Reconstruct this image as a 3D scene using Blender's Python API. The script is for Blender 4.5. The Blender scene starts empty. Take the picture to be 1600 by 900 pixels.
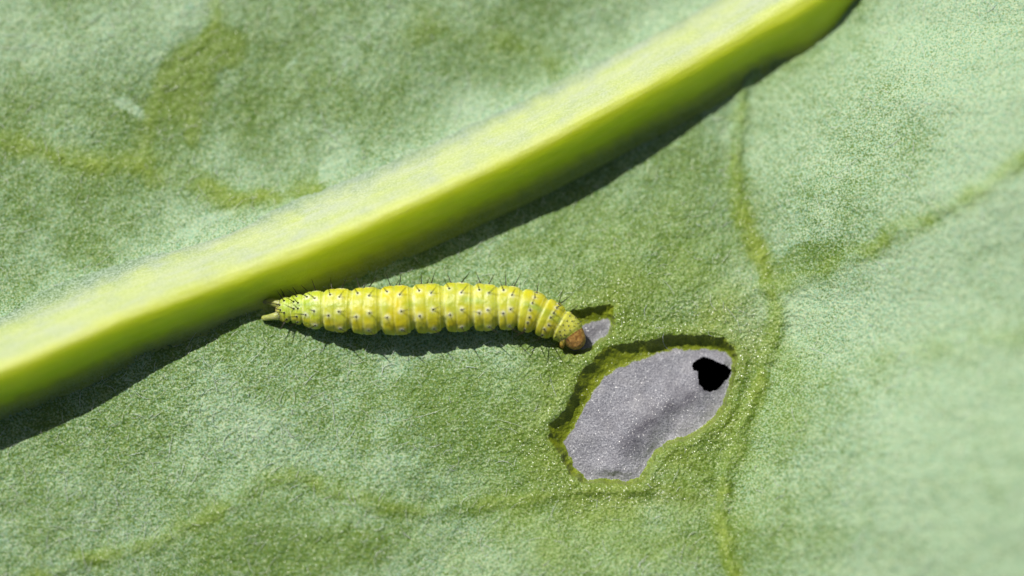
import bpy, math, random
import numpy as np

random.seed(7)
RNG = np.random.default_rng(11)
MM = 0.001
R = math.radians

# ---------------------------------------------------------------- camera, sky, sun, exposure
TILT, DIST, LENS, SENSOR = R(12), 140.0, 157.5, 36.0      # mm
SUN_EL, SUN_AZ = R(52), R(-36)                             # azimuth from +Y (up the picture), negative = to the left
SUN_POWER, SKY_POWER, EXPOSURE = 5.0, 0.10, -0.14
scene = bpy.context.scene
col = scene.collection
cam_d = bpy.data.cameras.new('camera')
cam = bpy.data.objects.new('camera', cam_d); col.objects.link(cam)
CAM = np.array([0.0, -DIST * math.sin(TILT), DIST * math.cos(TILT)])
cam.location = CAM * MM
cam.rotation_euler = (TILT, 0, 0)
cam_d.lens = LENS; cam_d.sensor_width = SENSOR
cam_d.clip_start = 0.005; cam_d.clip_end = 5.0
cam_d.dof.use_dof = True
cam_d.dof.focus_distance = (DIST - 0.55) * MM
cam_d.dof.aperture_fstop = 12.5
scene.camera = cam

world = bpy.data.worlds.new('World'); scene.world = world
world.use_nodes = True
wn = world.node_tree.nodes; wl = world.node_tree.links
sky = wn.new('ShaderNodeTexSky'); sky.sky_type = 'NISHITA'; sky.sun_disc = False
sky.sun_elevation = SUN_EL; sky.sun_rotation = SUN_AZ
sky.altitude = 2000; sky.air_density = .35; sky.ozone_density = .1; sky.dust_density = 7.0
wl.new(sky.outputs[0], wn['Background'].inputs[0])
wn['Background'].inputs[1].default_value = SKY_POWER

sun_d = bpy.data.lights.new('sun', 'SUN'); sun_d.energy = SUN_POWER; sun_d.angle = R(0.6)
sun_d.color = (1.0, 0.96, 0.88)
sun = bpy.data.objects.new('sun', sun_d); col.objects.link(sun)
S = np.array([math.sin(SUN_AZ) * math.cos(SUN_EL), math.cos(SUN_AZ) * math.cos(SUN_EL), math.sin(SUN_EL)])
from mathutils import Vector
sun.rotation_euler = Vector(S).to_track_quat('Z', 'Y').to_euler()
sun.location = S * 0.3
scene.cycles.use_denoising = True
scene.cycles.denoiser = 'OPENIMAGEDENOISE'
scene.cycles.denoising_input_passes = 'RGB_ALBEDO_NORMAL'
scene.cycles.denoising_prefilter = 'ACCURATE'
scene.cycles.sample_clamp_indirect = 2.0
vs = scene.view_settings
vs.view_transform = 'Standard'; vs.look = 'None'; vs.exposure = EXPOSURE; vs.gamma = 1.0
vs.use_curve_mapping = False

# ---------------------------------------------------------------- helpers
ct, st = math.cos(TILT), math.sin(TILT)
K = SENSOR / LENS / 1600.0                                  # ray slope per photograph pixel
def P(u, v, z):
    """point (mm) at height z (mm) seen at photograph pixel (u, v)"""
    a = (np.asarray(u, float) - 800) * K; b = (450 - np.asarray(v, float)) * K
    dx = a; dy = b * ct + st; dz = b * st - ct
    t = (z - CAM[2]) / dz
    return np.stack([CAM[0] + t * dx, CAM[1] + t * dy, np.broadcast_to(z, np.shape(t)) * 1.0], -1)

PERM = RNG.permutation(512)
PERM = np.concatenate([PERM, PERM, PERM])
GR = RNG.normal(size=(512, 2)); GR /= np.linalg.norm(GR, axis=1)[:, None]
def perlin(x, y, seed=0):
    x = np.asarray(x, float) + seed * 37.17; y = np.asarray(y, float) + seed * 91.73
    xi = np.floor(x).astype(int); yi = np.floor(y).astype(int)
    xf = x - xi; yf = y - yi
    def g(ix, iy, fx, fy):
        h = PERM[(PERM[ix & 511] + (iy & 511)) & 511]
        return GR[h, 0] * fx + GR[h, 1] * fy
    u = xf * xf * xf * (xf * (xf * 6 - 15) + 10); w = yf * yf * yf * (yf * (yf * 6 - 15) + 10)
    a = g(xi, yi, xf, yf); b = g(xi + 1, yi, xf - 1, yf)
    c = g(xi, yi + 1, xf, yf - 1); d = g(xi + 1, yi + 1, xf - 1, yf - 1)
    return (a + u * (b - a)) * (1 - w) + (c + u * (d - c)) * w * 1.0
def fbm(x, y, seed=0, n=3):
    s = 0; a = 1.0; f = 1.0
    for k in range(n):
        s = s + a * perlin(x * f, y * f, seed + k * 5); a *= .5; f *= 2.03
    return s
def smooth(a, b, x):
    t = np.clip((x - a) / (b - a), 0, 1); return t * t * (3 - 2 * t)
def polyline_dist(u, v, pts):
    """distance to an open polyline, signed side (+ = left of travel in picture sense), position along (0..n)"""
    best = np.full(np.shape(u), 1e9); side = np.zeros(np.shape(u)); par = np.zeros(np.shape(u))
    for k in range(len(pts) - 1):
        (x0, y0), (x1, y1) = pts[k], pts[k + 1]
        dx, dy = x1 - x0, y1 - y0; L2 = dx * dx + dy * dy
        t = np.clip(((u - x0) * dx + (v - y0) * dy) / L2, 0, 1)
        qx = u - x0 - t * dx; qy = v - y0 - t * dy
        d = np.hypot(qx, qy); m = d < best
        best = np.where(m, d, best)
        side = np.where(m, np.sign(qy * dx - qx * dy), side)
        par = np.where(m, k + t, par)
    return best, side, par
def poly_sd(u, v, pts):
    """signed distance to a closed polygon, + inside"""
    pts = list(pts)
    d, _, _ = polyline_dist(u, v, pts + [pts[0]])
    ins = np.zeros(np.shape(u), bool)
    n = len(pts)
    for i in range(n):
        x0, y0 = pts[i]; x1, y1 = pts[(i + 1) % n]
        if y0 == y1: continue
        c = ((y0 > v) != (y1 > v)) & (u < (x1 - x0) * (v - y0) / (y1 - y0) + x0)
        ins ^= c
    return np.where(ins, d, -d)
def resample(pts, n):
    """Catmull-Rom through the points, n samples evenly along the length"""
    p = np.array(pts, float)
    q = np.vstack([2 * p[0] - p[1], p, 2 * p[-1] - p[-2]])
    out = []
    for i in range(1, len(q) - 2):
        t = np.linspace(0, 1, 40, endpoint=False)[:, None]
        a, b, c, d = q[i - 1], q[i], q[i + 1], q[i + 2]
        out.append(.5 * (2 * b + (c - a) * t + (2 * a - 5 * b + 4 * c - d) * t * t + (3 * b - a - 3 * c + d) * t ** 3))
    out.append(p[-1:]); o = np.vstack(out)
    s = np.concatenate([[0], np.cumsum(np.linalg.norm(np.diff(o[:, :2], axis=0), axis=1))])
    ss = np.linspace(0, s[-1], n)
    return np.stack([np.interp(ss, s, o[:, k]) for k in range(o.shape[1])], 1), ss

def mesh_np(name, verts, faces, mat, parent=None, attrs=None, smooth_shade=True, normals=None):
    """verts in mm"""
    me = bpy.data.meshes.new(name)
    verts = np.asarray(verts, np.float32) * MM
    faces = np.asarray(faces, np.int32); nf, k = faces.shape
    me.vertices.add(len(verts)); me.vertices.foreach_set('co', verts.ravel())
    me.loops.add(nf * k); me.loops.foreach_set('vertex_index', faces.ravel())
    me.polygons.add(nf); me.polygons.foreach_set('loop_start', np.arange(0, nf * k, k, dtype=np.int32))
    me.update(calc_edges=True)
    me.polygons.foreach_set('use_smooth', np.full(nf, smooth_shade))
    for an, av in (attrs or {}).items():
        if av.ndim == 1:
            a = me.attributes.new(an, 'FLOAT', 'POINT'); a.data.foreach_set('value', av.astype(np.float32))
        else:
            a = me.attributes.new(an, 'FLOAT_COLOR', 'POINT')
            a.data.foreach_set('color', np.concatenate([av, np.ones((len(av), 1))], 1).astype(np.float32).ravel())
    if normals is not None:
        me.normals_split_custom_set_from_vertices(normals.tolist())
    me.materials.append(mat)
    o = bpy.data.objects.new(name, me); col.objects.link(o)
    if parent is not None: o.parent = parent
    return o
def tag(o, label=None, cat=None, group=None, kind=None):
    for k, x in (('label', label), ('category', cat), ('group', group), ('kind', kind)):
        if x: o[k] = x
    return o
def thing(name, label, cat):
    o = bpy.data.objects.new(name, None); col.objects.link(o); o.empty_display_size = .002
    return tag(o, label, cat)

# ---------------------------------------------------------------- materials
class NT:
    def __init__(s, name):
        s.m = bpy.data.materials.new(name); s.m.use_nodes = True
        s.t = s.m.node_tree; s.b = s.t.nodes['Principled BSDF']; s.out = s.t.nodes['Material Output']
    def n(s, ty, **kw):
        x = s.t.nodes.new(ty)
        for k, v in kw.items(): setattr(x, k, v)
        return x
    def link(s, a, b): s.t.links.new(a, b)
    def val(s, sock, x):
        if hasattr(x, 'is_output'): s.link(x, sock)
        else: sock.default_value = x
    def attr(s, name, out='Fac'):
        a = s.n('ShaderNodeAttribute'); a.attribute_name = name; return a.outputs[out]
    def coord(s):
        return s.n('ShaderNodeTexCoord').outputs['Object']
    def noise(s, size_mm, detail=2, rough=.5, vec=None, dist=0):
        x = s.n('ShaderNodeTexNoise'); x.inputs['Scale'].default_value = 1 / (size_mm * MM)
        x.inputs['Detail'].default_value = detail; x.inputs['Roughness'].default_value = rough
        x.inputs['Distortion'].default_value = dist
        s.link(vec or s.coord(), x.inputs['Vector']); return x.outputs['Fac']
    def shift(s, d):
        x = s.n('ShaderNodeVectorMath', operation='ADD'); s.link(s.coord(), x.inputs[0]); x.inputs[1].default_value = d
        return x.outputs[0]
    def ramp(s, fac, lo, hi, a=0., b=1.):
        x = s.n('ShaderNodeMapRange'); s.link(fac, x.inputs[0])
        x.inputs[1].default_value = lo; x.inputs[2].default_value = hi
        x.inputs[3].default_value = a; x.inputs[4].default_value = b
        return x.outputs[0]
    def math(s, op, a, b=0., c=None, clamp=False):
        x = s.n('ShaderNodeMath', operation=op); x.use_clamp = clamp
        s.val(x.inputs[0], a); s.val(x.inputs[1], b)
        if c is not None: s.val(x.inputs[2], c)
        return x.outputs[0]
    def mix(s, fac, a, b, blend='MIX'):
        x = s.n('ShaderNodeMix', data_type='RGBA', blend_type=blend)
        s.val(x.inputs[0], fac)
        s.val(x.inputs[6], a if hasattr(a, 'is_output') else (*a, 1)); s.val(x.inputs[7], b if hasattr(b, 'is_output') else (*b, 1))
        return x.outputs[2]
    def bump(s, height, dist_mm, strength=1.0, normal=None):
        x = s.n('ShaderNodeBump'); x.inputs['Distance'].default_value = dist_mm * MM
        x.inputs['Strength'].default_value = strength
        s.link(height, x.inputs['Height'])
        if normal is not None: s.link(normal, x.inputs['Normal'])
        return x.outputs[0]
    def glitter(s, cell_mm, amount, normal=None):
        v = s.n('ShaderNodeTexVoronoi'); v.inputs['Scale'].default_value = 1 / (cell_mm * MM)
        s.link(s.coord(), v.inputs['Vector'])
        a = s.n('ShaderNodeVectorMath', operation='SUBTRACT'); s.link(v.outputs['Color'], a.inputs[0]); a.inputs[1].default_value = (.5, .5, .5)
        b = s.n('ShaderNodeVectorMath', operation='SCALE'); s.link(a.outputs[0], b.inputs[0]); b.inputs['Scale'].default_value = amount
        c = s.n('ShaderNodeVectorMath', operation='ADD'); s.link(b.outputs[0], c.inputs[0])
        s.link(normal if normal is not None else s.n('ShaderNodeNewGeometry').outputs['Normal'], c.inputs[1])
        d = s.n('ShaderNodeVectorMath', operation='NORMALIZE'); s.link(c.outputs[0], d.inputs[0])
        return d.outputs[0]

def leaf_material():
    m = NT('waxy_leaf')
    wax, vein, pit = m.attr('wax'), m.attr('vein'), m.attr('pit')
    fine = m.noise(.062, 3, .72)
    hue = m.noise(.07, 2, .7, vec=m.shift((.013, .021, .007)))
    mid = m.noise(.30, 3, .6)
    # the grey bloom of wax sits on the bumps: patchy at the size of cells
    w = m.math('ADD', wax, m.ramp(fine, .33, .67, -.80, .80))
    w = m.math('ADD', w, m.ramp(mid, .32, .68, -.14, .14), clamp=True)
    deep = m.mix(m.ramp(mid, .3, .7), (.048, .130, .010), (.092, .210, .018))
    bloom = m.mix(m.ramp(hue, .36, .64), (.26, .455, .30), (.48, .58, .36))
    deep = m.mix(m.ramp(hue, .40, .64), deep, (.115, .205, .010))
    base = m.mix(w, deep, bloom)
    veinc = m.mix(m.ramp(fine, .35, .65), (.120, .225, .008), (.33, .44, .07))
    base = m.mix(m.math('MULTIPLY', vein, .85), base, veinc)
    wallc = m.mix(m.ramp(m.noise(.2, 3, .6), .35, .65), (.14, .20, .004), (.27, .34, .015))  # glow of light scattered in the cut tissue put into the wall colour
    base = m.mix(pit, base, wallc)
    m.link(base, m.b.inputs['Base Color'])
    m.link(m.ramp(w, 0, 1, .42, .62), m.b.inputs['Roughness'])
    m.b.inputs['Specular IOR Level'].default_value = .35
    nb = m.bump(fine, .034, .9)
    nb = m.bump(m.noise(.035, 2, .5), .014, .8, nb)
    m.link(nb, m.b.inputs['Normal'])
    # wet, facetted cell tops: pin-prick glints where the wax is thin
    cw = m.math('MULTIPLY', m.math('SUBTRACT', 1.0, m.math('MULTIPLY', wax, 1.9), clamp=True), .45)
    cw = m.math('ADD', cw, m.math('MULTIPLY', m.attr('spark'), .65), clamp=True)
    m.link(cw, m.b.inputs['Coat Weight'])
    m.b.inputs['Coat Roughness'].default_value = .26
    m.b.inputs['Coat Tint'].default_value = (1, .93, .72, 1)
    m.link(m.glitter(.026, 1.2), m.b.inputs['Coat Normal'])
    return m.m

def rib_material():
    m = NT('midrib_flesh')
    al, ac = m.attr('along'), m.attr('across')
    cx = m.n('ShaderNodeCombineXYZ'); m.link(m.math('MULTIPLY', al, .11), cx.inputs[0]); m.link(ac, cx.inputs[1])
    stre = m.n('ShaderNodeTexNoise'); stre.inputs['Scale'].default_value = 5; stre.inputs['Detail'].default_value = 4
    stre.inputs['Roughness'].default_value = .6; m.link(cx.outputs[0], stre.inputs['Vector'])
    fine = m.noise(.07, 3, .6)
    mid = m.noise(.9, 3, .55)
    wax = m.attr('wax')
    # flesh scatters yellow green, a dusty wax skin lies over it
    a = m.mix(m.ramp(stre.outputs['Fac'], .35, .66), (.68, .77, .015), (.74, .81, .03))
    a = m.mix(m.math('MULTIPLY', wax, .7), a, (.20, .34, .03))
    m.link(a, m.b.inputs['Base Color'])
    m.b.inputs['Subsurface Weight'].default_value = 1.0
    m.b.inputs['Subsurface Radius'].default_value = (1.0, 1.0, .5)
    m.b.inputs['Subsurface Scale'].default_value = 1.4 * MM
    m.b.inputs['Roughness'].default_value = .45
    m.b.inputs['Specular IOR Level'].default_value = .3
    sk = m.n('ShaderNodeBsdfDiffuse')
    c = m.mix(m.ramp(fine, .38, .66), (.27, .35, .28), (.42, .49, .42))
    c = m.mix(m.math('MULTIPLY', m.ramp(stre.outputs['Fac'], .40, .62), .5), c, (.46, .52, .45))
    c = m.mix(wax, c, m.mix(m.ramp(fine, .36, .64), (.06, .13, .02), (.34, .46, .33)))
    m.link(c, sk.inputs['Color'])
    cover = m.math('ADD', m.ramp(mid, .38, .66, .66, .80), m.ramp(stre.outputs['Fac'], .35, .65, -.07, .07))
    cover = m.math('MULTIPLY', cover, m.ramp(ac, -.25, .36, 1.0, .08))  # pale skin fades past the crest: lit and shaded flank painted apart
    cover = m.math('ADD', cover, m.math('MULTIPLY', wax, .35), clamp=True)
    mx = m.n('ShaderNodeMixShader'); m.link(cover, mx.inputs[0]); m.link(m.b.outputs[0], mx.inputs[1]); m.link(sk.outputs[0], mx.inputs[2])
    m.link(mx.outputs[0], m.out.inputs['Surface'])
    nb = m.bump(stre.outputs['Fac'], .05, .6)
    nb = m.bump(fine, .02, .7, nb)
    m.link(nb, m.b.inputs['Normal']); m.link(nb, sk.inputs['Normal'])
    return m.m

def membrane_material():
    m = NT('dry_leaf_skin')
    fine = m.noise(.05, 3, .7); mid = m.noise(.35, 3, .6); big = m.noise(1.1, 2, .5)
    a = m.mix(m.ramp(fine, .36, .66), (.125, .128, .158), (.46, .465, .51))
    a = m.mix(m.math('MULTIPLY', m.ramp(mid, .40, .66), .5), a, (.19, .185, .215))
    a = m.mix(m.math('MULTIPLY', m.ramp(big, .5, .7), .35), a, (.44, .43, .44))
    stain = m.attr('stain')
    a = m.mix(stain, a, (.070, .066, .086))  # darkens the skin: painted shade of the fold, and the small window
    m.link(a, m.b.inputs['Base Color'])
    m.b.inputs['Roughness'].default_value = .5
    m.b.inputs['Specular IOR Level'].default_value = .4
    m.link(m.bump(fine, .03, .9), m.b.inputs['Normal'])
    m.b.inputs['Coat Weight'].default_value = .35; m.b.inputs['Coat Roughness'].default_value = .25
    m.link(m.glitter(.028, 1.1), m.b.inputs['Coat Normal'])
    return m.m

def body_material():
    m = NT('caterpillar_skin')
    c = m.attr('tint', 'Color'); head = m.attr('head')
    fine = m.noise(.06, 3, .6); mid = m.noise(.25, 2, .5)
    a = m.mix(m.ramp(mid, .42, .66, 0, .22), c, (.66, .69, .20))
    a = m.mix(m.ramp(m.noise(.42, 2, .5), .46, .66, 0, .45), a, (.40, .50, .05))
    hd = m.mix(m.ramp(m.noise(.09, 3, .6), .38, .64), (.30, .14, .03), (.62, .36, .10))
    a = m.mix(head, a, hd)
    m.link(a, m.b.inputs['Base Color'])
    m.link(m.ramp(head, 0, 1, .72, .25), m.b.inputs['Subsurface Weight'])
    m.b.inputs['Subsurface Radius'].default_value = (.95, .95, .10)
    m.b.inputs['Subsurface Scale'].default_value = .32 * MM
    m.b.inputs['Roughness'].default_value = .38
    m.b.inputs['Specular IOR Level'].default_value = .45
    nb = m.bump(mid, .07, .7); nb = m.bump(fine, .018, .7, nb)
    m.link(nb, m.b.inputs['Normal'])
    return m.m

def plain(name, colr, rough=.5, spec=.4):
    m = NT(name)
    m.link(m.mix(m.noise(.08, 2), tuple(x * .75 for x in colr), tuple(min(1, x * 1.2) for x in colr)), m.b.inputs['Base Color'])
    m.b.inputs['Roughness'].default_value = rough; m.b.inputs['Specular IOR Level'].default_value = spec
    return m.m

M_LEAF, M_RIB, M_SKIN, M_BODY = leaf_material(), rib_material(), membrane_material(), body_material()
M_BRISTLE = plain('dark_bristle', (.028, .022, .012), .35)
M_FUZZ = plain('pale_fibre', (.78, .82, .80), .5)

# ---------------------------------------------------------------- leaf layout, in photograph pixels on the leaf
RIB = [(-2600, 1430), (-1000, 925), (-400, 722), (0, 574), (200, 489), (400, 413), (600, 331), (800, 240), (1000, 136), (1200, 23), (1420, -112), (2200, -600), (3600, -1500)]
RIBD, _ = resample(RIB, 400)
RIBD = [tuple(p) for p in RIBD]
# side veins: points, half width (px), ridge height (mm), strength
VEINS = [
    dict(pts=[(1215, 40), (1185, 95), (1160, 150), (1153, 230), (1150, 300), (1166, 360), (1190, 415), (1212, 470), (1212, 520), (1195, 580), (1172, 640), (1150, 700), (1133, 760), (1126, 820), (1140, 870), (1160, 930), (1190, 1030), (1230, 1300)], w=14, h=.14, s=.95),
    dict(pts=[(1205, 452), (1245, 440), (1330, 405), (1420, 355), (1500, 318), (1560, 275), (1640, 225), (1800, 130), (2200, -60)], w=17, h=.05, s=.5),
    dict(pts=[(-600, 150), (-200, 205), (0, 222), (60, 232), (130, 255), (220, 258), (300, 292), (370, 312), (440, 308), (490, 300)], w=20, h=.06, s=.75),
    dict(pts=[(225, 250), (232, 205), (250, 150), (285, 95), (330, 50), (345, 0), (360, -80), (420, -300)], w=15, h=.03, s=.5),
    dict(pts=[(1135, 745), (1080, 768), (1000, 766), (900, 770), (820, 778), (740, 790), (650, 798), (585, 790), (520, 765), (460, 742), (410, 755), (340, 800), (240, 850), (120, 880), (-80, 960), (-600, 1200)], w=15, h=.05, s=.5),
    dict(pts=[(1195, 590), (1300, 600), (1400, 560), (1500, 545), (1700, 500), (2200, 420)], w=26, h=.03, s=.22),
    dict(pts=[(600, 70), (700, 40), (800, 70), (860, 100), (905, 118)], w=22, h=.03, s=.28),
    dict(pts=[(1055, 690), (1080, 712), (1105, 745)], w=11, h=.05, s=.6),
]
PIT_A = [(926, 564), (941, 545), (974, 536), (1011, 532), (1035, 527), (1055, 522), (1099, 524), (1132, 529), (1147, 542), (1154, 558), (1151, 576), (1145, 600), (1134, 637), (1115, 662), (1080, 685), (1050, 694), (1030, 708), (1017, 729), (1006, 753), (980, 758), (945, 755), (911, 755), (890, 740), (873, 706), (857, 687), (859, 666), (884, 637), (898, 604), (912, 577)]
FLOOR_A = [(945, 588), (968, 575), (996, 564), (1030, 551), (1055, 546), (1085, 547), (1113, 546), (1132, 551), (1143, 561), (1144, 575), (1139, 597), (1128, 633), (1110, 656), (1077, 678), (1047, 687), (1025, 702), (1011, 724), (1000, 746), (978, 751), (945, 747), (918, 748), (905, 738), (889, 712), (881, 692), (895, 672), (911, 640), (923, 620), (934, 602)]
PIT_B = [(872, 542), (876, 515), (884, 492), (905, 483), (930, 480), (954, 474), (961, 480), (957, 490), (961, 506), (957, 521), (944, 533), (922, 550), (898, 557)]
FLOOR_B = [(884, 538), (890, 520), (902, 510), (922, 504), (936, 500), (950, 499), (956, 507), (952, 518), (938, 530), (918, 544), (898, 549)]
HOLE = [(1080.7, 572.8), (1083, 567), (1089.5, 561.8), (1098.7, 557.4), (1106, 559), (1113.3, 561.8), (1124, 567), (1134, 570), (1143.4, 578.3), (1139, 589.3), (1131.7, 596.7), (1122.5, 607.7), (1116, 610), (1109.7, 612.4), (1098.7, 609.5), (1096.8, 604), (1091.3, 600.3), (1092, 595), (1090.2, 589.3), (1091.3, 581.3), (1088, 579), (1084, 579)]
PIT_DEPTH = .42

def rib_height(u):
    return np.interp(u, [-800, 0, 200, 340, 450, 600, 900, 1010, 1110, 1190, 1400, 2500], [2.6, 2.35, 1.95, 1.56, 1.62, 1.95, 2.05, 1.9, 1.55, 1.6, 1.8, 1.9])

def leaf(u, v, detail=True):
    """height in mm and the masks, at photograph pixels (u, v)"""
    u = np.asarray(u, float); v = np.asarray(v, float)
    o = {}
    fu = u + 9 * perlin(u / 45, v / 45, 1) + 4 * perlin(u / 14, v / 14, 2)
    fv = v + 9 * perlin(u / 45, v / 45, 3) + 4 * perlin(u / 14, v / 14, 4)
    h = .50 * perlin(u / 420, v / 420, 5) + .20 * perlin(u / 170, v / 170, 6) + .05 * perlin(u / 60, v / 60, 7)
    d, side, par = polyline_dist(u, v, RIBD[::2])
    p = d * side * -1                                        # + = upper left of the midrib
    rh = rib_height(u)
    up = np.maximum(p - 62, 0); lo = np.maximum(-p - 45, 0)
    h = h + np.where(p > 0, 1.0 * (1 - np.exp(-up / 330)) + .40 * np.exp(-up / 26), .22 * np.exp(-lo / 18))
    h = h - .5 * smooth(600, 1000, v)
    xv = np.interp(v, [q[1] for q in VEINS[0]['pts']], [q[0] for q in VEINS[0]['pts']])
    dx = u - xv
    right = (np.maximum(dx, 0)) * smooth(0, 40, -p)
    h = h + 5.2 * (1 - np.exp(-(right / 520) ** 1.25)) - .16 * np.exp(-(dx / 55) ** 2) * smooth(20, 120, -p)
    vm = np.zeros_like(u); vid = np.full(u.shape, -1)
    best = np.full(u.shape, .42)
    for k, V in enumerate(VEINS):
        pts = V['pts']; x = [q[0] for q in pts]; y = [q[1] for q in pts]; pad = V['w'] * 4
        sel = (u > min(x) - pad) & (u < max(x) + pad) & (v > min(y) - pad) & (v < max(y) + pad)
        if not sel.any(): continue
        dd, ss, pp = polyline_dist(fu[sel], fv[sel], pts)
        e = np.exp(-(dd / V['w']) ** 2)
        brk = np.clip(.75 + 1.3 * perlin(u[sel] / 60, v[sel] / 60, 20 + k) + .6 * perlin(u[sel] / 18, v[sel] / 18, 120 + k), .1, 1.3) * V['s']
        if k == 0: brk = brk * (.45 + .9 * np.exp(-((v[sel] - 375) / 75) ** 2) + .6 * smooth(540, 640, v[sel]))
        vm[sel] = np.maximum(vm[sel], e * brk)
        hh = V['h'] * np.exp(-(dd / (V['w'] * .8)) ** 2)
        if k == 0:                                            # the branch swells where it leaves the midrib
            j = np.exp(-np.maximum(pp - .5, 0) / .75)
            hh = hh + .30 * j * np.exp(-(dd / 46) ** 2)
            vm[sel] = np.maximum(vm[sel], .95 * j * np.exp(-(dd / 40) ** 2))
        h[sel] = h[sel] + hh
        b = best[sel]; g = e > b
        idx = vid[sel]; idx[g] = k; vid[sel] = idx
        b[g] = e[g]; best[sel] = b
    # wax bloom
    wx = (.47 + .54 * fbm(fu / 190, fv / 190, 30, 3)) + .26 * perlin(u / 45, v / 45, 34)
    wx = wx + (.45 * smooth(1180, 1560, u)) + .16 * smooth(1000, 1250, u) + .22 * smooth(200, 20, v) * smooth(700, 100, u) - .05
    wx = wx + .55 * np.exp(-np.maximum(p - 58, 0) / 42) * (p > 0)
    wx = wx - .16 * smooth(900, 300, u) * (p > 0) * smooth(20, 200, v)
    wx = wx - .8 * vm - .45 * np.exp(-lo / 24) * (p < 0)
    vm = np.maximum(vm, .35 * np.exp(-lo / 16) * (p < 0))  # no vein: green light through the midrib painted along its shaded foot
    pa = poly_sd(np.clip(fu, 600, 1400), np.clip(fv, 300, 1000), [(860, 480), (960, 440), (1060, 430), (1140, 480), (1180, 560), (1170, 660), (1110, 740), (1000, 780), (900, 770), (820, 700), (850, 600)])
    wx = wx - .46 * smooth(-110, 50, pa)
    fresh = smooth(-170, 30, pa) + .8 * np.exp(-((u - 900) / 330) ** 2 - ((v - 850) / 90) ** 2)
    vm = np.maximum(vm, np.clip(fresh * (.36 + .5 * perlin(u / 55, v / 55, 35)), 0, .6))
    for (cx, cy, rx, ry, a, k) in ((290, 130, 46, 70, .3, .9), (345, 75, 42, 34, -.2, .8), (245, 160, 14, 60, .25, .9), (300, 200, 16, 28, 0, .8), (1265, 405, 75, 26, -.35, .6), (640, 640, 130, 60, -.5, .35), (460, 860, 180, 40, 0, .4), (820, 390, 60, 20, -.3, .3), (130, 330, 170, 60, .4, .18)):
        X = (fu - cx) * math.cos(a) + (fv - cy) * math.sin(a); Y = -(fu - cx) * math.sin(a) + (fv - cy) * math.cos(a)
        mk = smooth(1.25, .6, np.sqrt((X / rx) ** 2 + (Y / ry) ** 2)); wx = wx - k * mk
        if k >= .8: vm = np.maximum(vm, .42 * mk)
    for (cx, cy, rx, ry, a, k) in ((205, 170, 34, 9, .5, 1.2), (190, 160, 9, 6, 0, .9), (515, 265, 12, 22, .6, .8), (545, 245, 26, 8, -.7, .7), (455, 95, 24, 3, -1.0, .9), (330, 345, 60, 8, -.4, .6), (120, 440, 50, 10, -.35, .5), (735, 250, 9, 9, 0, .5), (1522, 222, 6, 16, .3, .8), (1495, 268, 8, 6, 0, .8)):
        X = (fu - cx) * math.cos(a) + (fv - cy) * math.sin(a); Y = -(fu - cx) * math.sin(a) + (fv - cy) * math.cos(a)
        wx = wx + k * smooth(1.3, .3, np.sqrt((X / rx) ** 2 + (Y / ry) ** 2))
    # chewed pits
    pit = np.zeros_like(u); fl = np.full(u.shape, -99.); hole = np.full(u.shape, -99.); stain = np.zeros_like(u); cutd = np.full(u.shape, -999.)
    sel = (u > 780) & (u < 1230) & (v > 400) & (v < 840)
    if sel.any():
        a, b = u[sel], v[sel]
        a2 = a + 4.2 * perlin(a / 15, b / 15, 40) + 1.6 * perlin(a / 5, b / 5, 41)
        b2 = b + 4.2 * perlin(a / 15, b / 15, 42) + 1.6 * perlin(a / 5, b / 5, 43)
        dep = np.zeros_like(a); pt = np.zeros_like(a); f = np.full(a.shape, -99.); cut = np.full(a.shape, -999.)
        for (po, pf, D) in ((PIT_A, FLOOR_A, PIT_DEPTH), (PIT_B, FLOOR_B, PIT_DEPTH * .85)):
            so, sf = poly_sd(a2, b2, po), poly_sd(a2, b2, pf)
            t = np.where(sf > 0, 1, np.where(so > 0, so / np.maximum(so - np.minimum(sf, 0), 1e-6), 0))
            dep = np.maximum(dep, D * (1 - (1 - t) ** 1.8))
            pt = np.maximum(pt, smooth(-2.5, 3, so) * (.3 + .7 * smooth(5, 17, np.abs(so) + np.abs(sf)))); f = np.maximum(f, sf); cut = np.maximum(cut, so)
        lip = .05 * np.exp(-((cut + 9) / 9) ** 2)
        h[sel] = h[sel] - dep + lip
        pit[sel] = pt; fl[sel] = f; cutd[sel] = cut
        a3 = a + 1.6 * perlin(a / 5, b / 5, 44); b3 = b + 1.6 * perlin(a / 5, b / 5, 45)
        hole[sel] = poly_sd(a3, b3, HOLE)
        fold, sd_, _ = polyline_dist(a2, b2, [(1120, 585), (1085, 612), (1050, 632), (1015, 655), (985, 690), (960, 735)])
        inside = smooth(0, 14, f)
        h[sel] = h[sel] + inside * (.13 * np.exp(-(fold / 26) ** 2) * 1.0 + .06 * perlin(a / 38, b / 38, 46))
        f2, _, _ = polyline_dist(a2, b2, [(1095, 603), (1060, 627), (1030, 640), (1005, 668), (985, 700)])
        stain[sel] = inside * .85 * np.exp(-(f2 / 17) ** 2) * np.clip(.8 + perlin(a / 20, b / 20, 47), 0, 1) + .6 * inside * smooth(556, 548, b) * smooth(966, 960, a) * smooth(.1, -.1, b - 620 + (a - 860) * .72)  # shade along the fold painted as a dark streak; small window darker overall
        # light green ring of bared tissue round the bites
        vm[sel] = np.maximum(vm[sel], .55 * smooth(-26, -2, cut) * np.clip(.8 + .8 * perlin(a / 24, b / 24, 48), 0, 1) * (1 - pt))
    o.update(h0=h.copy(), p=p)
    if detail:
        amp = (1 - .75 * (fl > 0)) * (1 - .7 * pit)
        h = h + amp * (.030 * perlin(u / 4.6, v / 4.6, 50) + .026 * perlin(u / 9.5, v / 9.5, 51) + .035 * perlin(u / 24, v / 24, 52))
        h = h + (fl > 0) * .012 * perlin(u / 4, v / 4, 53)
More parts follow.
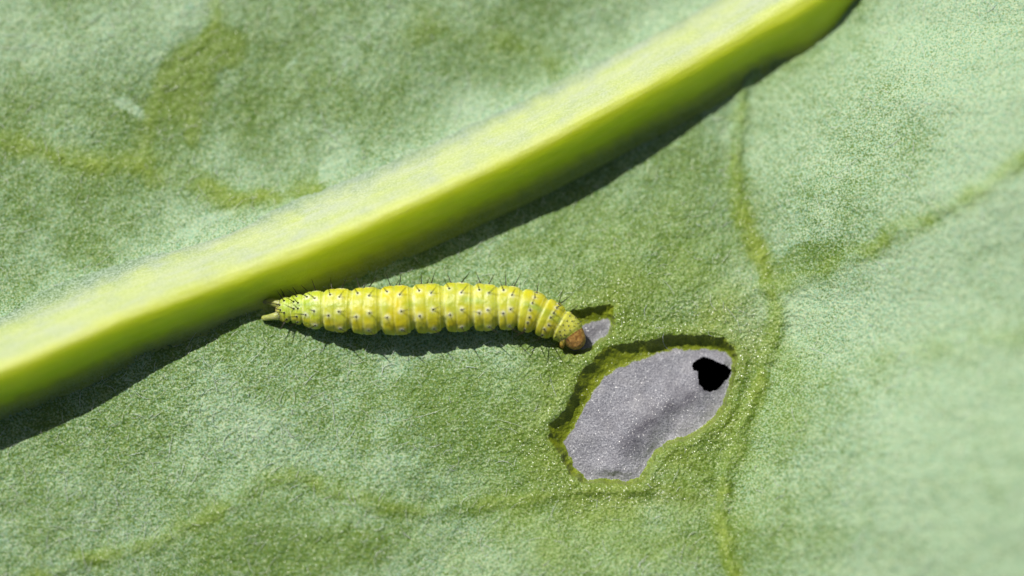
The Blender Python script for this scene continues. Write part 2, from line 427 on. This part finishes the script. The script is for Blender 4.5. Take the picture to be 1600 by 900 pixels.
    spark = np.exp(-((u - 1150) / 60) ** 2 - ((v - 510) / 60) ** 2) + .6 * smooth(-70, -4, cutd) + .55 * np.exp(-((u - 1010) / 150) ** 2 - ((v - 775) / 26) ** 2) + .4 * np.exp(-((u - 1175) / 25) ** 2 - ((v - 390) / 80) ** 2)
    o.update(spark=np.clip(spark * (1 - pit), 0, 1), h=h, wax=np.clip(wx, 0, 1), vein=np.clip(vm, 0, 1), vid=vid, pit=pit, fl=fl, hole=hole, stain=stain, cut=cutd)
    return o

# ---------------------------------------------------------------- the leaf
leaf_obj = thing('cabbage_leaf', 'large green waxy cabbage leaf with thick pale midrib and chewed grey window', 'leaf')

def lines(lo, hi, core, fine, step, fstep):
    a, b = core
    pts = [np.arange(a, fine[0], step), np.arange(fine[0], fine[1], fstep), np.arange(fine[1], b, step)]
    x, s = a, step; left = []
    while x > lo: s = min(s * 1.12, 40); x -= s; left.append(x)
    x, s = pts[-1][-1], step; rightl = []
    while x < hi: s = min(s * 1.12, 40); x += s; rightl.append(x)
    return np.concatenate([left[::-1], *pts, rightl])
US = lines(-1300, 2900, (-40, 1640), (850, 1165), 1.9, 1.15)
VS = lines(-1100, 2000, (-40, 940), (470, 765), 1.9, 1.15)
U, V_ = np.meshgrid(US, VS)
nv, nu = U.shape
L = leaf(U.ravel(), V_.ravel())
pos = P(U.ravel(), V_.ravel(), L['h'])
g = pos.reshape(nv, nu, 3)
tu = np.gradient(g, axis=1); tv = np.gradient(g, axis=0)
nrm = np.cross(tv, tu).reshape(-1, 3); nrm /= np.linalg.norm(nrm, axis=1)[:, None]
nrm *= np.sign(nrm[:, 2:3])
idx = np.arange(nv * nu).reshape(nv, nu)
F = np.stack([idx[:-1, :-1], idx[1:, :-1], idx[1:, 1:], idx[:-1, 1:]], -1).reshape(-1, 4)
fm = lambda a: a[F].mean(1)
f_hole = fm(L['hole']) > 0
f_floor = (fm(L['fl']) > 0) & ~f_hole
f_wall = (fm(L['cut']) > 0) & ~f_floor & ~f_hole
f_rib = (np.abs(L['p'])[F].max(1) < 36)                     # hidden inside the midrib
vidf = L['vid'][F[:, 0]]
def part(name, mask, mat, extra=()):
    f = F[mask]; used = np.unique(f); re = np.zeros(nv * nu, np.int32); re[used] = np.arange(len(used))
    at = {k: L[k][used] for k in ('wax', 'vein', 'pit', 'spark', *extra)}
    return mesh_np(name, pos[used], re[f], mat, leaf_obj, at, True, nrm[used])
rest = ~(f_hole | f_floor | f_wall | f_rib)
part('blade', rest & (vidf < 0), M_LEAF)
for k in range(len(VEINS)):
    mk = rest & (vidf == k)
    if mk.any(): part('side_vein', mk, M_LEAF)
ucen = fm(U.ravel()); vcen = fm(V_.ravel())
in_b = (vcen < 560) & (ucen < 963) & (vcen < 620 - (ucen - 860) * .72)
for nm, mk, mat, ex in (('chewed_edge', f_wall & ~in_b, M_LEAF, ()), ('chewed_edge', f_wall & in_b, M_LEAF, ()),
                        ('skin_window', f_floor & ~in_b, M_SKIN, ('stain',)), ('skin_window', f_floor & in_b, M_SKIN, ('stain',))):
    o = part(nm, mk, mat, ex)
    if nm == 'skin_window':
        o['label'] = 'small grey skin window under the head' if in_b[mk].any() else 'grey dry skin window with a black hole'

# ---------------------------------------------------------------- the midrib, a closed fleshy beam
rc, rs = resample(RIB, 900)
keep = (rc[:, 0] > -1250) & (rc[:, 0] < 2300); rc, rs = rc[keep], rs[keep]
# denser along the frame
n_al = 900
ss = np.linspace(rs[0], rs[-1], n_al)
cx = np.interp(ss, rs, rc[:, 0]); cy = np.interp(ss, rs, rc[:, 1])
tx, ty = np.gradient(cx), np.gradient(cy); tl = np.hypot(tx, ty); tx, ty = tx / tl, ty / tl
nx, ny = -ty, tx                                             # lower right in the picture for travel to the right
prof = np.array([(-90, -.02), (-78, .08), (-66, .21), (-52, .42), (-38, .63), (-24, .81), (-10, .94), (2, .99), (12, .96), (21, .87), (30, .72), (39, .53), (48, .34), (57, .19), (68, .08), (82, -.03), (70, -.35), (20, -.75), (-20, -.80), (-66, -.45), (-90, -.15)])
pr, _ = resample(np.vstack([prof, prof[:1]]), 141); pr = pr[:-1]
n_ac = len(pr)
j = np.arange(n_ac) / n_ac
verts = np.zeros((n_al, n_ac, 3)); al = np.zeros((n_al, n_ac)); ac = np.zeros((n_al, n_ac)); wxr = np.zeros((n_al, n_ac))
for i in range(n_al):
    wob = 1 + .05 * perlin(ss[i] / 160, 3.3, 60) + .025 * perlin(ss[i] / 60, 8.3, 61)
    flare = math.exp(-((cx[i] - 1225) / 42) ** 2) if cx[i] < 1225 else math.exp(-((cx[i] - 1225) / 95) ** 2)
    off = pr[:, 0] * wob + 26 * flare * np.clip(pr[:, 0] / 68, 0, 1.2) ** 1.6
    u = cx[i] + nx[i] * off; v = cy[i] + ny[i] * off
    hgt = pr[:, 1] * rib_height(cx[i]) * (1 + .05 * perlin(ss[i] / 200, 1.7, 62))
    hgt = hgt + (.035 * perlin(np.full(n_ac, ss[i] / 330), pr[:, 0] / 9, 63) + .02 * perlin(np.full(n_ac, ss[i] / 25), pr[:, 0] / 8, 64) + .012 * perlin(np.full(n_ac, ss[i] / 7), pr[:, 0] / 6, 65)) * (pr[:, 1] > -.1)
    verts[i] = P(u, v, hgt); al[i] = ss[i] * .02; ac[i] = pr[:, 0] * .02
    e = fbm(u / 22, v / 22, 66, 3)
    wxr[i] = np.clip(smooth(-38, -88, pr[:, 0] + 8 * e) * .95 + smooth(44, 78, pr[:, 0] + 6 * e) * .9, 0, 1)
ii = np.arange(n_al * n_ac).reshape(n_al, n_ac); jn = np.roll(ii, -1, axis=1)
RF = np.stack([ii[:-1], ii[1:], jn[1:], jn[:-1]], -1).reshape(-1, 4)
rv = verts.reshape(-1, 3)
caps = [rv[ii[0]].mean(0), rv[ii[-1]].mean(0)]
rv = np.vstack([rv, caps]); c0, c1 = len(rv) - 2, len(rv) - 1
capf = np.concatenate([np.stack([np.full(n_ac, c0), ii[0], jn[0], jn[0]], -1)[:, [0, 1, 2]], np.stack([np.full(n_ac, c1), jn[-1], ii[-1]], -1)])
RT = np.concatenate([RF[:, [0, 1, 2]], RF[:, [0, 2, 3]], capf])
ext = lambda a: np.concatenate([a.ravel(), [0, 0]])
rib = mesh_np('midrib', rv, RT[:, ::-1], M_RIB, leaf_obj, {'along': ext(al), 'across': ext(ac), 'wax': ext(wxr)})
rib['label'] = 'thick pale green midrib'
import bmesh
bm = bmesh.new(); bm.from_mesh(rib.data); bmesh.ops.recalc_face_normals(bm, faces=bm.faces); bm.to_mesh(rib.data); bm.free()

# ---------------------------------------------------------------- the caterpillar
def cat_height(u, v):
    return leaf(np.atleast_1d(u), np.atleast_1d(v), False)['h0']
caterpillar = thing('caterpillar', 'yellow green segmented caterpillar with dark bristles and orange brown head', 'caterpillar')
#        u    v    radius(px)
AX = [(430, 484.5, 17.0), (443, 484, 19.0), (464, 483, 22), (490, 483.5, 28.2), (526, 484, 32), (571, 485, 35), (620, 484, 36.8), (670, 481, 36.8), (717, 479, 36.6), (760, 479.5, 35), (797, 480.5, 32.6), (828, 486, 31.5), (852, 495.5, 29.3), (870, 505, 27), (882, 512, 24.5), (891, 520, 23), (899, 531, 20), (906, 545, 18)]
ax, sa = resample(AX, 1000)
TOT = sa[-1]
def s_of(u, v):
    return sa[np.argmin((ax[:, 0] - u) ** 2 + (ax[:, 1] - v) ** 2)]
BND = [s_of(*q) for q in ((430, 484.5), (454, 483.5), (473, 483), (505, 484), (549, 484.5), (595, 484.5), (646, 482.5), (694, 480), (740, 479), (779, 480), (812, 483), (846, 493), (874, 507.5), (894, 525))] + [TOT]
NSEG = len(BND) - 1                                          # the last one is the head
PXMM = .02
NR, NA = 860, 150
def seg_of(s):
    k = np.clip(np.searchsorted(BND, s, side='right') - 1, 0, NSEG - 1)
    b = np.array(BND); return k, (s - b[k]) / (b[k + 1] - b[k])
base_h = cat_height(ax[:, 0], ax[:, 1])
base_h = np.where(ax[:, 0] > 855, np.interp(ax[:, 0], [840, 906], [float(cat_height(840, 500)[0]), float(cat_height(840, 500)[0]) - .22]), base_h)
kern = np.ones(161) / 161
base_h = np.convolve(np.pad(base_h, 80, mode='edge'), kern, 'valid')
PIN = []                                                     # bristle sockets: segment, t, angle, length px, halo
for k in range(NSEG - 1):
    if k == 0: L_ = [(.35, 14), (.35, -14), (.62, 30), (.62, -30), (.75, 62), (.75, -62), (.6, 90), (.6, -90)]
    elif k == 1: L_ = [(.30, 15), (.30, -13), (.62, 12), (.62, -12), (.55, 48), (.55, -48), (.6, 80), (.6, -75)]
    elif k <= 9: L_ = [(.22, 33), (.22, -33), (.60, 21), (.60, -21), (.62, 70), (.62, -72), (.28, 88), (.45, -104), (.45, 104)]
    elif k <= 11: L_ = [(.52, 9), (.50, -10), (.55, 31), (.58, -33), (.50, 56), (.52, -52), (.55, 80), (.5, -78), (.5, 98), (.5, -98)]
    else: L_ = [(a, b) for a, bs in ((.28, (-62, -36, -10, 12, 38, 64)), (.52, (-70, -48, -22, 3, 26, 52, 74)), (.75, (-58, -34, -8, 14, 40, 66))) for b in bs]
    for (t, a) in L_:
        PIN.append((k, t + random.uniform(-.03, .03), a + random.uniform(-2.5, 2.5)))
b_ = np.array(BND)
PIN_S = np.array([b_[k] + t * (b_[k + 1] - b_[k]) for k, t, a in PIN]); PIN_A = np.array([R(a) for k, t, a in PIN]); PIN_K = np.array([q[0] for q in PIN])
ROLL = R(6)
def body_surface(s, phi):
    """s in px along the axis, phi from the dorsal line (+ = towards the midrib); position mm, tints"""
    s = np.asarray(s, float); phi = np.asarray(phi, float)
    k, t = seg_of(s)
    r = np.interp(s, sa, ax[:, 2]); cu = np.interp(s, sa, ax[:, 0]); cv = np.interp(s, sa, ax[:, 1]); zb = np.interp(s, sa, base_h)
    lat = np.sin(phi) ** 2
    dep = .075 + .14 * lat * (phi < 0) + .05 * lat * (phi >= 0)
    dep = np.where(k < 3, dep * .8, dep); dep = np.where(k >= 10, dep * 1.1, dep)
    lastb = (k == NSEG - 1)
    prof = smooth(-.03, .13, t) * (1 - .85 * smooth(.78, 1.0, t)) + .22 * np.sin(np.pi * np.clip(t, 0, 1))
    prof = prof - .16 * np.exp(-((t - .80) / .03) ** 2) - .2 * np.exp(-((t - .90) / .025) ** 2) - .22 * np.exp(-((t - .42 - .02 * np.sin(phi * 3)) / .045) ** 2)
    f = 1 - dep * (1 - prof)
    f = np.where(k == NSEG - 2, 1 - .11 * (1 - smooth(0, .16, t) * (1 - .9 * smooth(.82, 1, t))), f)
    hp = np.clip((s - b_[-2]) / (b_[-1] - b_[-2]), 0, 1)
    f = np.where(lastb, .90 * np.sqrt(np.clip(1 - (np.clip(hp, 0, 1)) ** 2.6, 0, 1)) * (1 - .05 * np.exp(-(phi / .09) ** 2) * smooth(.1, .5, hp)), f)
    f = f * np.where(s < 16, np.sqrt(np.clip(1 - (1 - s / 16) ** 2.2, 0, 1)), 1)
    halo = np.zeros_like(s)
    for q in range(len(PIN_S)):
        m = np.abs(s - PIN_S[q]) < 9
        if m.any():
            da = (phi[m] - PIN_A[q] + np.pi) % (2 * np.pi) - np.pi
            d2 = (s[m] - PIN_S[q]) ** 2 + (da * r[m]) ** 2
            halo[m] = np.maximum(halo[m], np.exp(-d2 / (4.2 if 2 <= PIN_K[q] < 10 else 3.0 if PIN_K[q] >= 10 and PIN_K[q] < 12 else 2.0 if PIN_K[q] < 2 else 1.2) ** 2))
    wr = .012 * perlin(s / 7, phi * 5 + 40, 70) + .016 * perlin(s / 16, phi * 2 + 60, 71) * smooth(0, .1, t)
    # lateral fold: plump lobes low on each flank
    lob = .045 * np.exp(-((np.abs(phi) - 1.75) / .32) ** 2) * np.sin(np.pi * np.clip(t, 0, 1)) ** .7 * (k < 12)
    f = f + (wr + lob) * (~lastb) + .018 * halo
    rr = r * PXMM * f
    # frame: tangent in the leaf plane
    e = 1.0
    u1, v1 = np.interp(s + e, sa, ax[:, 0]), np.interp(s + e, sa, ax[:, 1]); u0, v0 = np.interp(s - e, sa, ax[:, 0]), np.interp(s - e, sa, ax[:, 1])
    tx, ty = u1 - u0, -(v1 - v0); l = np.hypot(tx, ty) + 1e-9; tx, ty = tx / l, ty / l
    sxx, syy = -ty, tx                                       # left of travel = towards the midrib
    flat = .80
    a = phi + ROLL
    c = P(cu, cv, zb + r * PXMM * flat)
    up = np.cos(a) * rr * flat
    up = np.where(up < 0, up * .95, up)
    pos_ = c + np.stack([sxx * np.sin(a) * rr, syy * np.sin(a) * rr, up], -1)
    return pos_, k, t, halo, hp * lastb, f
sg = np.linspace(.05, TOT - .02, NR); pg = np.linspace(-np.pi, np.pi, NA, endpoint=False)
SS, PP = np.meshgrid(sg, pg, indexing='ij')
bp, bk, bt, bhalo, bhead, bf = body_surface(SS.ravel(), PP.ravel())
s_, p_ = SS.ravel(), PP.ravel()
lin = lambda r, g_, b: np.array([((x / 255 + .055) / 1.055) ** 2.4 if x > 10 else x / 255 / 12.92 for x in (r, g_, b)])
uu = np.interp(s_, sa, ax[:, 0])
tint = np.tile(lin(200, 199, 46), (len(s_), 1))
def blend(c, m):
    global tint
    m = np.clip(m, 0, 1)[:, None]; tint = tint * (1 - m) + c * m
blend(lin(172, 202, 56), smooth(530, 470, uu) * .8)                                  # greener tail
blend(lin(212, 200, 24), smooth(790, 850, uu) * .6)
blend(lin(140, 172, 40), np.exp(-(p_ / .20) ** 2) * (.6 + .9 * perlin(s_ / 30, p_ * 2 + 9, 80)) * (bk < 12))   # dark vessel along the back
blend(lin(216, 204, 14), np.exp(-((uu - 612) / 34) ** 2) * (.60 + .9 * perlin(s_ / 22, p_ * 2.2 + 30, 81)))     # yellow gut showing through
blend(lin(208, 204, 26), np.exp(-((uu - 560) / 20) ** 2) * (.35 + .9 * perlin(s_ / 18, p_ * 2.2 + 50, 82)))
blend(lin(208, 194, 10), smooth(.35, 1.2, -p_) * .85 * np.clip(.7 + perlin(s_ / 20, p_ * 3 + 70, 83), 0, 1))
edge = np.exp(-((bt - .035) / .035) ** 2) + .8 * np.exp(-((bt - .985) / .03) ** 2) + .5 * np.exp(-((bt - .85) / .02) ** 2) + .4 * np.exp(-((bt - .42) / .03) ** 2)
blend(lin(240, 243, 170), edge * .8 * (bk < 13) * np.clip(.75 + perlin(s_ / 9, p_ * 3 + 11, 84), .2, 1))
blend(lin(250, 252, 228), bhalo * .9)
blend(lin(206, 214, 110), (bk == 12) * .5)
blend(lin(214, 196, 120), smooth(440, 431, uu) * .8)
headm = ((bk == NSEG - 1) * 1.0)
bi = np.arange(NR * NA).reshape(NR, NA); bj = np.roll(bi, -1, axis=1)
BF = np.stack([bi[:-1], bj[:-1], bj[1:], bi[1:]], -1).reshape(-1, 4)
BT = np.concatenate([BF[:, [0, 1, 2]], BF[:, [0, 2, 3]]])
vall = [bp]; tall = [tint]; hall = [headm]; fall = [BT]; nvx = len(bp)
for ring, flip in ((bi[0], False), (bi[-1], True)):
    c = bp[ring].mean(0); vall.append(c[None]); tall.append(tint[ring[:1]]); hall.append(headm[ring[:1]])
    a, b = ring, np.roll(ring, -1)
    fall.append(np.stack([np.full(len(a), nvx), b if not flip else a, a if not flip else b], -1)); nvx += 1
def add_limb(pts, rad, n, c_root, c_tip, headv=0.0, rough=.05, seed=90):
    """a tapering soft limb joined to the body mesh; pts in mm"""
    global nvx
    q = np.column_stack([np.array(pts, float), np.array(rad, float)])
    m = 26; q3, _ = resample(q, m)
    nn = 20; ph = np.linspace(0, 2 * np.pi, nn, endpoint=False)
    V0 = []; T0 = []
    for i in range(m):
        d = q3[min(i + 1, m - 1), :3] - q3[max(i - 1, 0), :3]; d /= np.linalg.norm(d)
        a = np.cross(d, (0.13, .2, 1)); a /= np.linalg.norm(a); b = np.cross(d, a)
        f = i / (m - 1)
        r = q3[i, 3] * (math.sqrt(max(0, 1 - ((f - .88) / .12) ** 2)) if f > .88 else 1)
        r = r * (1 + rough * perlin(np.cos(ph) * 2 + f * 6, np.sin(ph) * 2 + f * 3, seed))
        V0.append(q3[i, :3] + np.outer(np.cos(ph) * r, a) + np.outer(np.sin(ph) * r, b))
        T0.append(np.tile(c_root * (1 - f) + c_tip * f, (nn, 1)))
    ix = np.arange(m * nn).reshape(m, nn) + nvx; jx = np.roll(ix, -1, axis=1)
    ff = np.stack([ix[:-1], jx[:-1], jx[1:], ix[1:]], -1).reshape(-1, 4)
    vall.append(np.vstack(V0)); tall.append(np.vstack(T0)); hall.append(np.full(m * nn, headv))
    fall.append(np.concatenate([ff[:, [0, 1, 2]], ff[:, [0, 2, 3]]])); nvx += m * nn
hb = lambda u, v: float(cat_height(u, v)[0])
z0 = hb(425, 490)
add_limb([P(441, 477, z0 + .34), P(430, 473.5, z0 + .32), P(420, 471, z0 + .24), P(409.5, 470.5, z0 + .13)], [.14, .13, .10, .085], 0, lin(176, 184, 92), lin(128, 124, 92), seed=91)
add_limb([P(441, 491, z0 + .34), P(430, 494, z0 + .30), P(420, 496, z0 + .22), P(408.5, 497.5, z0 + .12)], [.13, .12, .095, .085], 0, lin(184, 192, 120), lin(136, 130, 100), seed=92)
for kk in (4, 5, 6, 7):                                      # stubby belly legs
    for sg_ in (-1, 1):
        sm = (BND[kk] + BND[kk + 1]) / 2
        u0, v0 = np.interp(sm, sa, ax[:, 0]), np.interp(sm, sa, ax[:, 1]) ; r0 = np.interp(sm, sa, ax[:, 2]) * PXMM; zb = float(np.interp(sm, sa, base_h))
        c = P(u0, v0, zb + r0 * .8)
        add_limb([c + [0, sg_ * .28, -.35], c + [0, sg_ * .36, -r0 * .75], c + [0, sg_ * .38, -r0 * .93]], [.2, .16, .13], 0, lin(205, 210, 70), lin(190, 190, 80))
for (u0, v0, du, dv) in ((838, 493, 2, 26), (866, 503, 4, 20), (884, 514, -6, 26)):     # three pairs of little jointed legs
    for sg_ in (-1, 1):
        zb = hb(845, 500); c = P(u0, v0, zb + .35)
        w = np.array([du * PXMM, -dv * PXMM, 0]) * (1 if sg_ > 0 else -1)
        add_limb([c + w * .5, c + w * .95 + [0, 0, -.12], c + w * 1.0 + [.05, 0, -.30]], [.11, .075, .035], 0, lin(205, 190, 60), lin(150, 96, 40), .25)
body = mesh_np('body', np.vstack(vall), np.concatenate(fall), M_BODY, caterpillar, {'tint': np.vstack(tall), 'head': np.concatenate(hall)})
bm = bmesh.new(); bm.from_mesh(body.data); bmesh.ops.recalc_face_normals(bm, faces=bm.faces); bm.to_mesh(body.data); bm.free()

# bristles: one tapered, slightly bent hair on a dark socket
def bristle_mesh():
    v, f = [], []
    rings = [(0, 1.5), (.035, 1.25), (.05, .62), (.35, .5), (.7, .34), (1.0, .08)]
    for z, r in rings:
        for q in range(6):
            a = q * math.pi / 3; v.append((math.cos(a) * r + .9 * z * z, math.sin(a) * r, z))
    for i in range(len(rings) - 1):
        for q in range(6):
            f.append((i * 6 + q, i * 6 + (q + 1) % 6, (i + 1) * 6 + (q + 1) % 6, (i + 1) * 6 + q))
    me = bpy.data.meshes.new('bristle'); me.from_pydata(v, [], f); me.materials.append(M_BRISTLE)
    me.polygons.foreach_set('use_smooth', [True] * len(f)); return me
BM_ = bristle_mesh()
from mathutils import Matrix
for q in range(len(PIN_S)):
    k, t, a = PIN[q]
    if k < 12 and (abs(a) > 96 or (a > 60 and k in (10, 11))) and (a < 0 or random.random() < .5): continue
    s0 = np.array([PIN_S[q], PIN_S[q] + 1.5, PIN_S[q], PIN_S[q] - 1.5]); a0 = np.array([PIN_A[q], PIN_A[q], PIN_A[q] + .06, PIN_A[q]])
    pp_ = body_surface(s0, a0)[0]
    n_ = np.cross(pp_[2] - pp_[0], pp_[1] - pp_[3]); n_ /= np.linalg.norm(n_)
    cen = P(np.interp(PIN_S[q], sa, ax[:, 0]), np.interp(PIN_S[q], sa, ax[:, 1]), float(np.interp(PIN_S[q], sa, base_h)) + .55)
    if np.dot(n_, pp_[0] - cen) < 0: n_ = -n_
    tan = pp_[1] - pp_[3]; tan /= np.linalg.norm(tan)
    lean = (.55 if t > .4 else -.25) + random.uniform(-.3, .3)
    if k < 3: lean = -.45 + random.uniform(-.35, .3)
    if k in (10, 11): lean = random.uniform(-.4, .6)
    d = n_ + lean * tan + np.array([0, random.uniform(.0, .25), 0]); d /= np.linalg.norm(d)
    ln = random.uniform(.36, .52) if k < 12 else random.uniform(.04, .14)
    if abs(a) > 60 and k < 12: ln *= .95
    rad = .027 if k < 12 else .021
    o = bpy.data.objects.new('bristle', BM_); col.objects.link(o); o.parent = caterpillar
    rot = Vector(d).to_track_quat('Z', 'X').to_matrix().to_4x4() @ Matrix.Rotation(random.uniform(0, 6.28), 4, 'Z')
    o.matrix_world = Matrix.Translation(Vector((pp_[0] - n_ * .004) * MM)) @ rot @ Matrix.Diagonal((rad * MM, rad * MM, ln * MM, 1))

# ---------------------------------------------------------------- fuzz: pale wax threads lying on the leaf
def fibres(n):
    V0, F0 = [], []; base = 0
    us = RNG.uniform(-150, 1750, n); vs_ = RNG.uniform(-120, 1020, n)
    LL = leaf(us, vs_, False)
    ok = (np.abs(LL['p']) > 55) & (LL['pit'] < .1)
    dens = np.clip(.25 + .75 * LL['wax'], 0, 1) * np.where((us < 620) & (LL['p'] < 0), 1.0, .55) * np.where(us > 1150, .3, 1)
    ok &= RNG.uniform(size=n) < dens
    for u, v in zip(us[ok], vs_[ok]):
        ln = RNG.gamma(2.2, 7) + 5; a = RNG.uniform(0, 2 * math.pi)
        if RNG.uniform() < .35: a = R(60) + RNG.normal() * .5
        cur = RNG.normal() * .5; m = 6
        s = np.linspace(-.5, .5, m); aa = a + cur * s * 2
        x = u + np.cumsum(np.cos(aa)) * ln / m; y = v - np.cumsum(np.sin(aa)) * ln / m
        V0.append((x, y)); 
    if not V0: return
    X = np.array([q[0] for q in V0]); Y = np.array([q[1] for q in V0]); nf, m = X.shape
    H = leaf(X.ravel(), Y.ravel(), False)['h0'].reshape(nf, m) + .03 + .03 * RNG.uniform(size=(nf, 1)) + .02 * RNG.normal(size=(nf, m))
    C = P(X, Y, H)
    rad = RNG.uniform(.003, .0068, size=(nf, 1)) * np.array([.4, 1, 1, 1, .9, .3])[None, :]
    d = np.gradient(C, axis=1); d /= np.linalg.norm(d, axis=2)[..., None]
    a = np.cross(d, np.array([0, 0, 1.0])); a /= np.linalg.norm(a, axis=2)[..., None] + 1e-9; b = np.cross(d, a)
    rings = []
    for q in range(3):
        an = q * 2 * math.pi / 3
        rings.append(C + (a * math.cos(an) + b * math.sin(an)) * rad[..., None])
    W = np.stack(rings, 2)                                   # nf, m, 3, xyz
    ix = np.arange(nf * m * 3).reshape(nf, m, 3)
    ff = []
    for q in range(3):
        q2 = (q + 1) % 3
        ff.append(np.stack([ix[:, :-1, q], ix[:, :-1, q2], ix[:, 1:, q2], ix[:, 1:, q]], -1).reshape(-1, 4))
    o = mesh_np('wax_fuzz', W.reshape(-1, 3), np.concatenate(ff), M_FUZZ, leaf_obj)
    tag(o, 'pale fine wax threads on the leaf', kind='stuff')
fibres(9000)

bpy.context.view_layer.update()
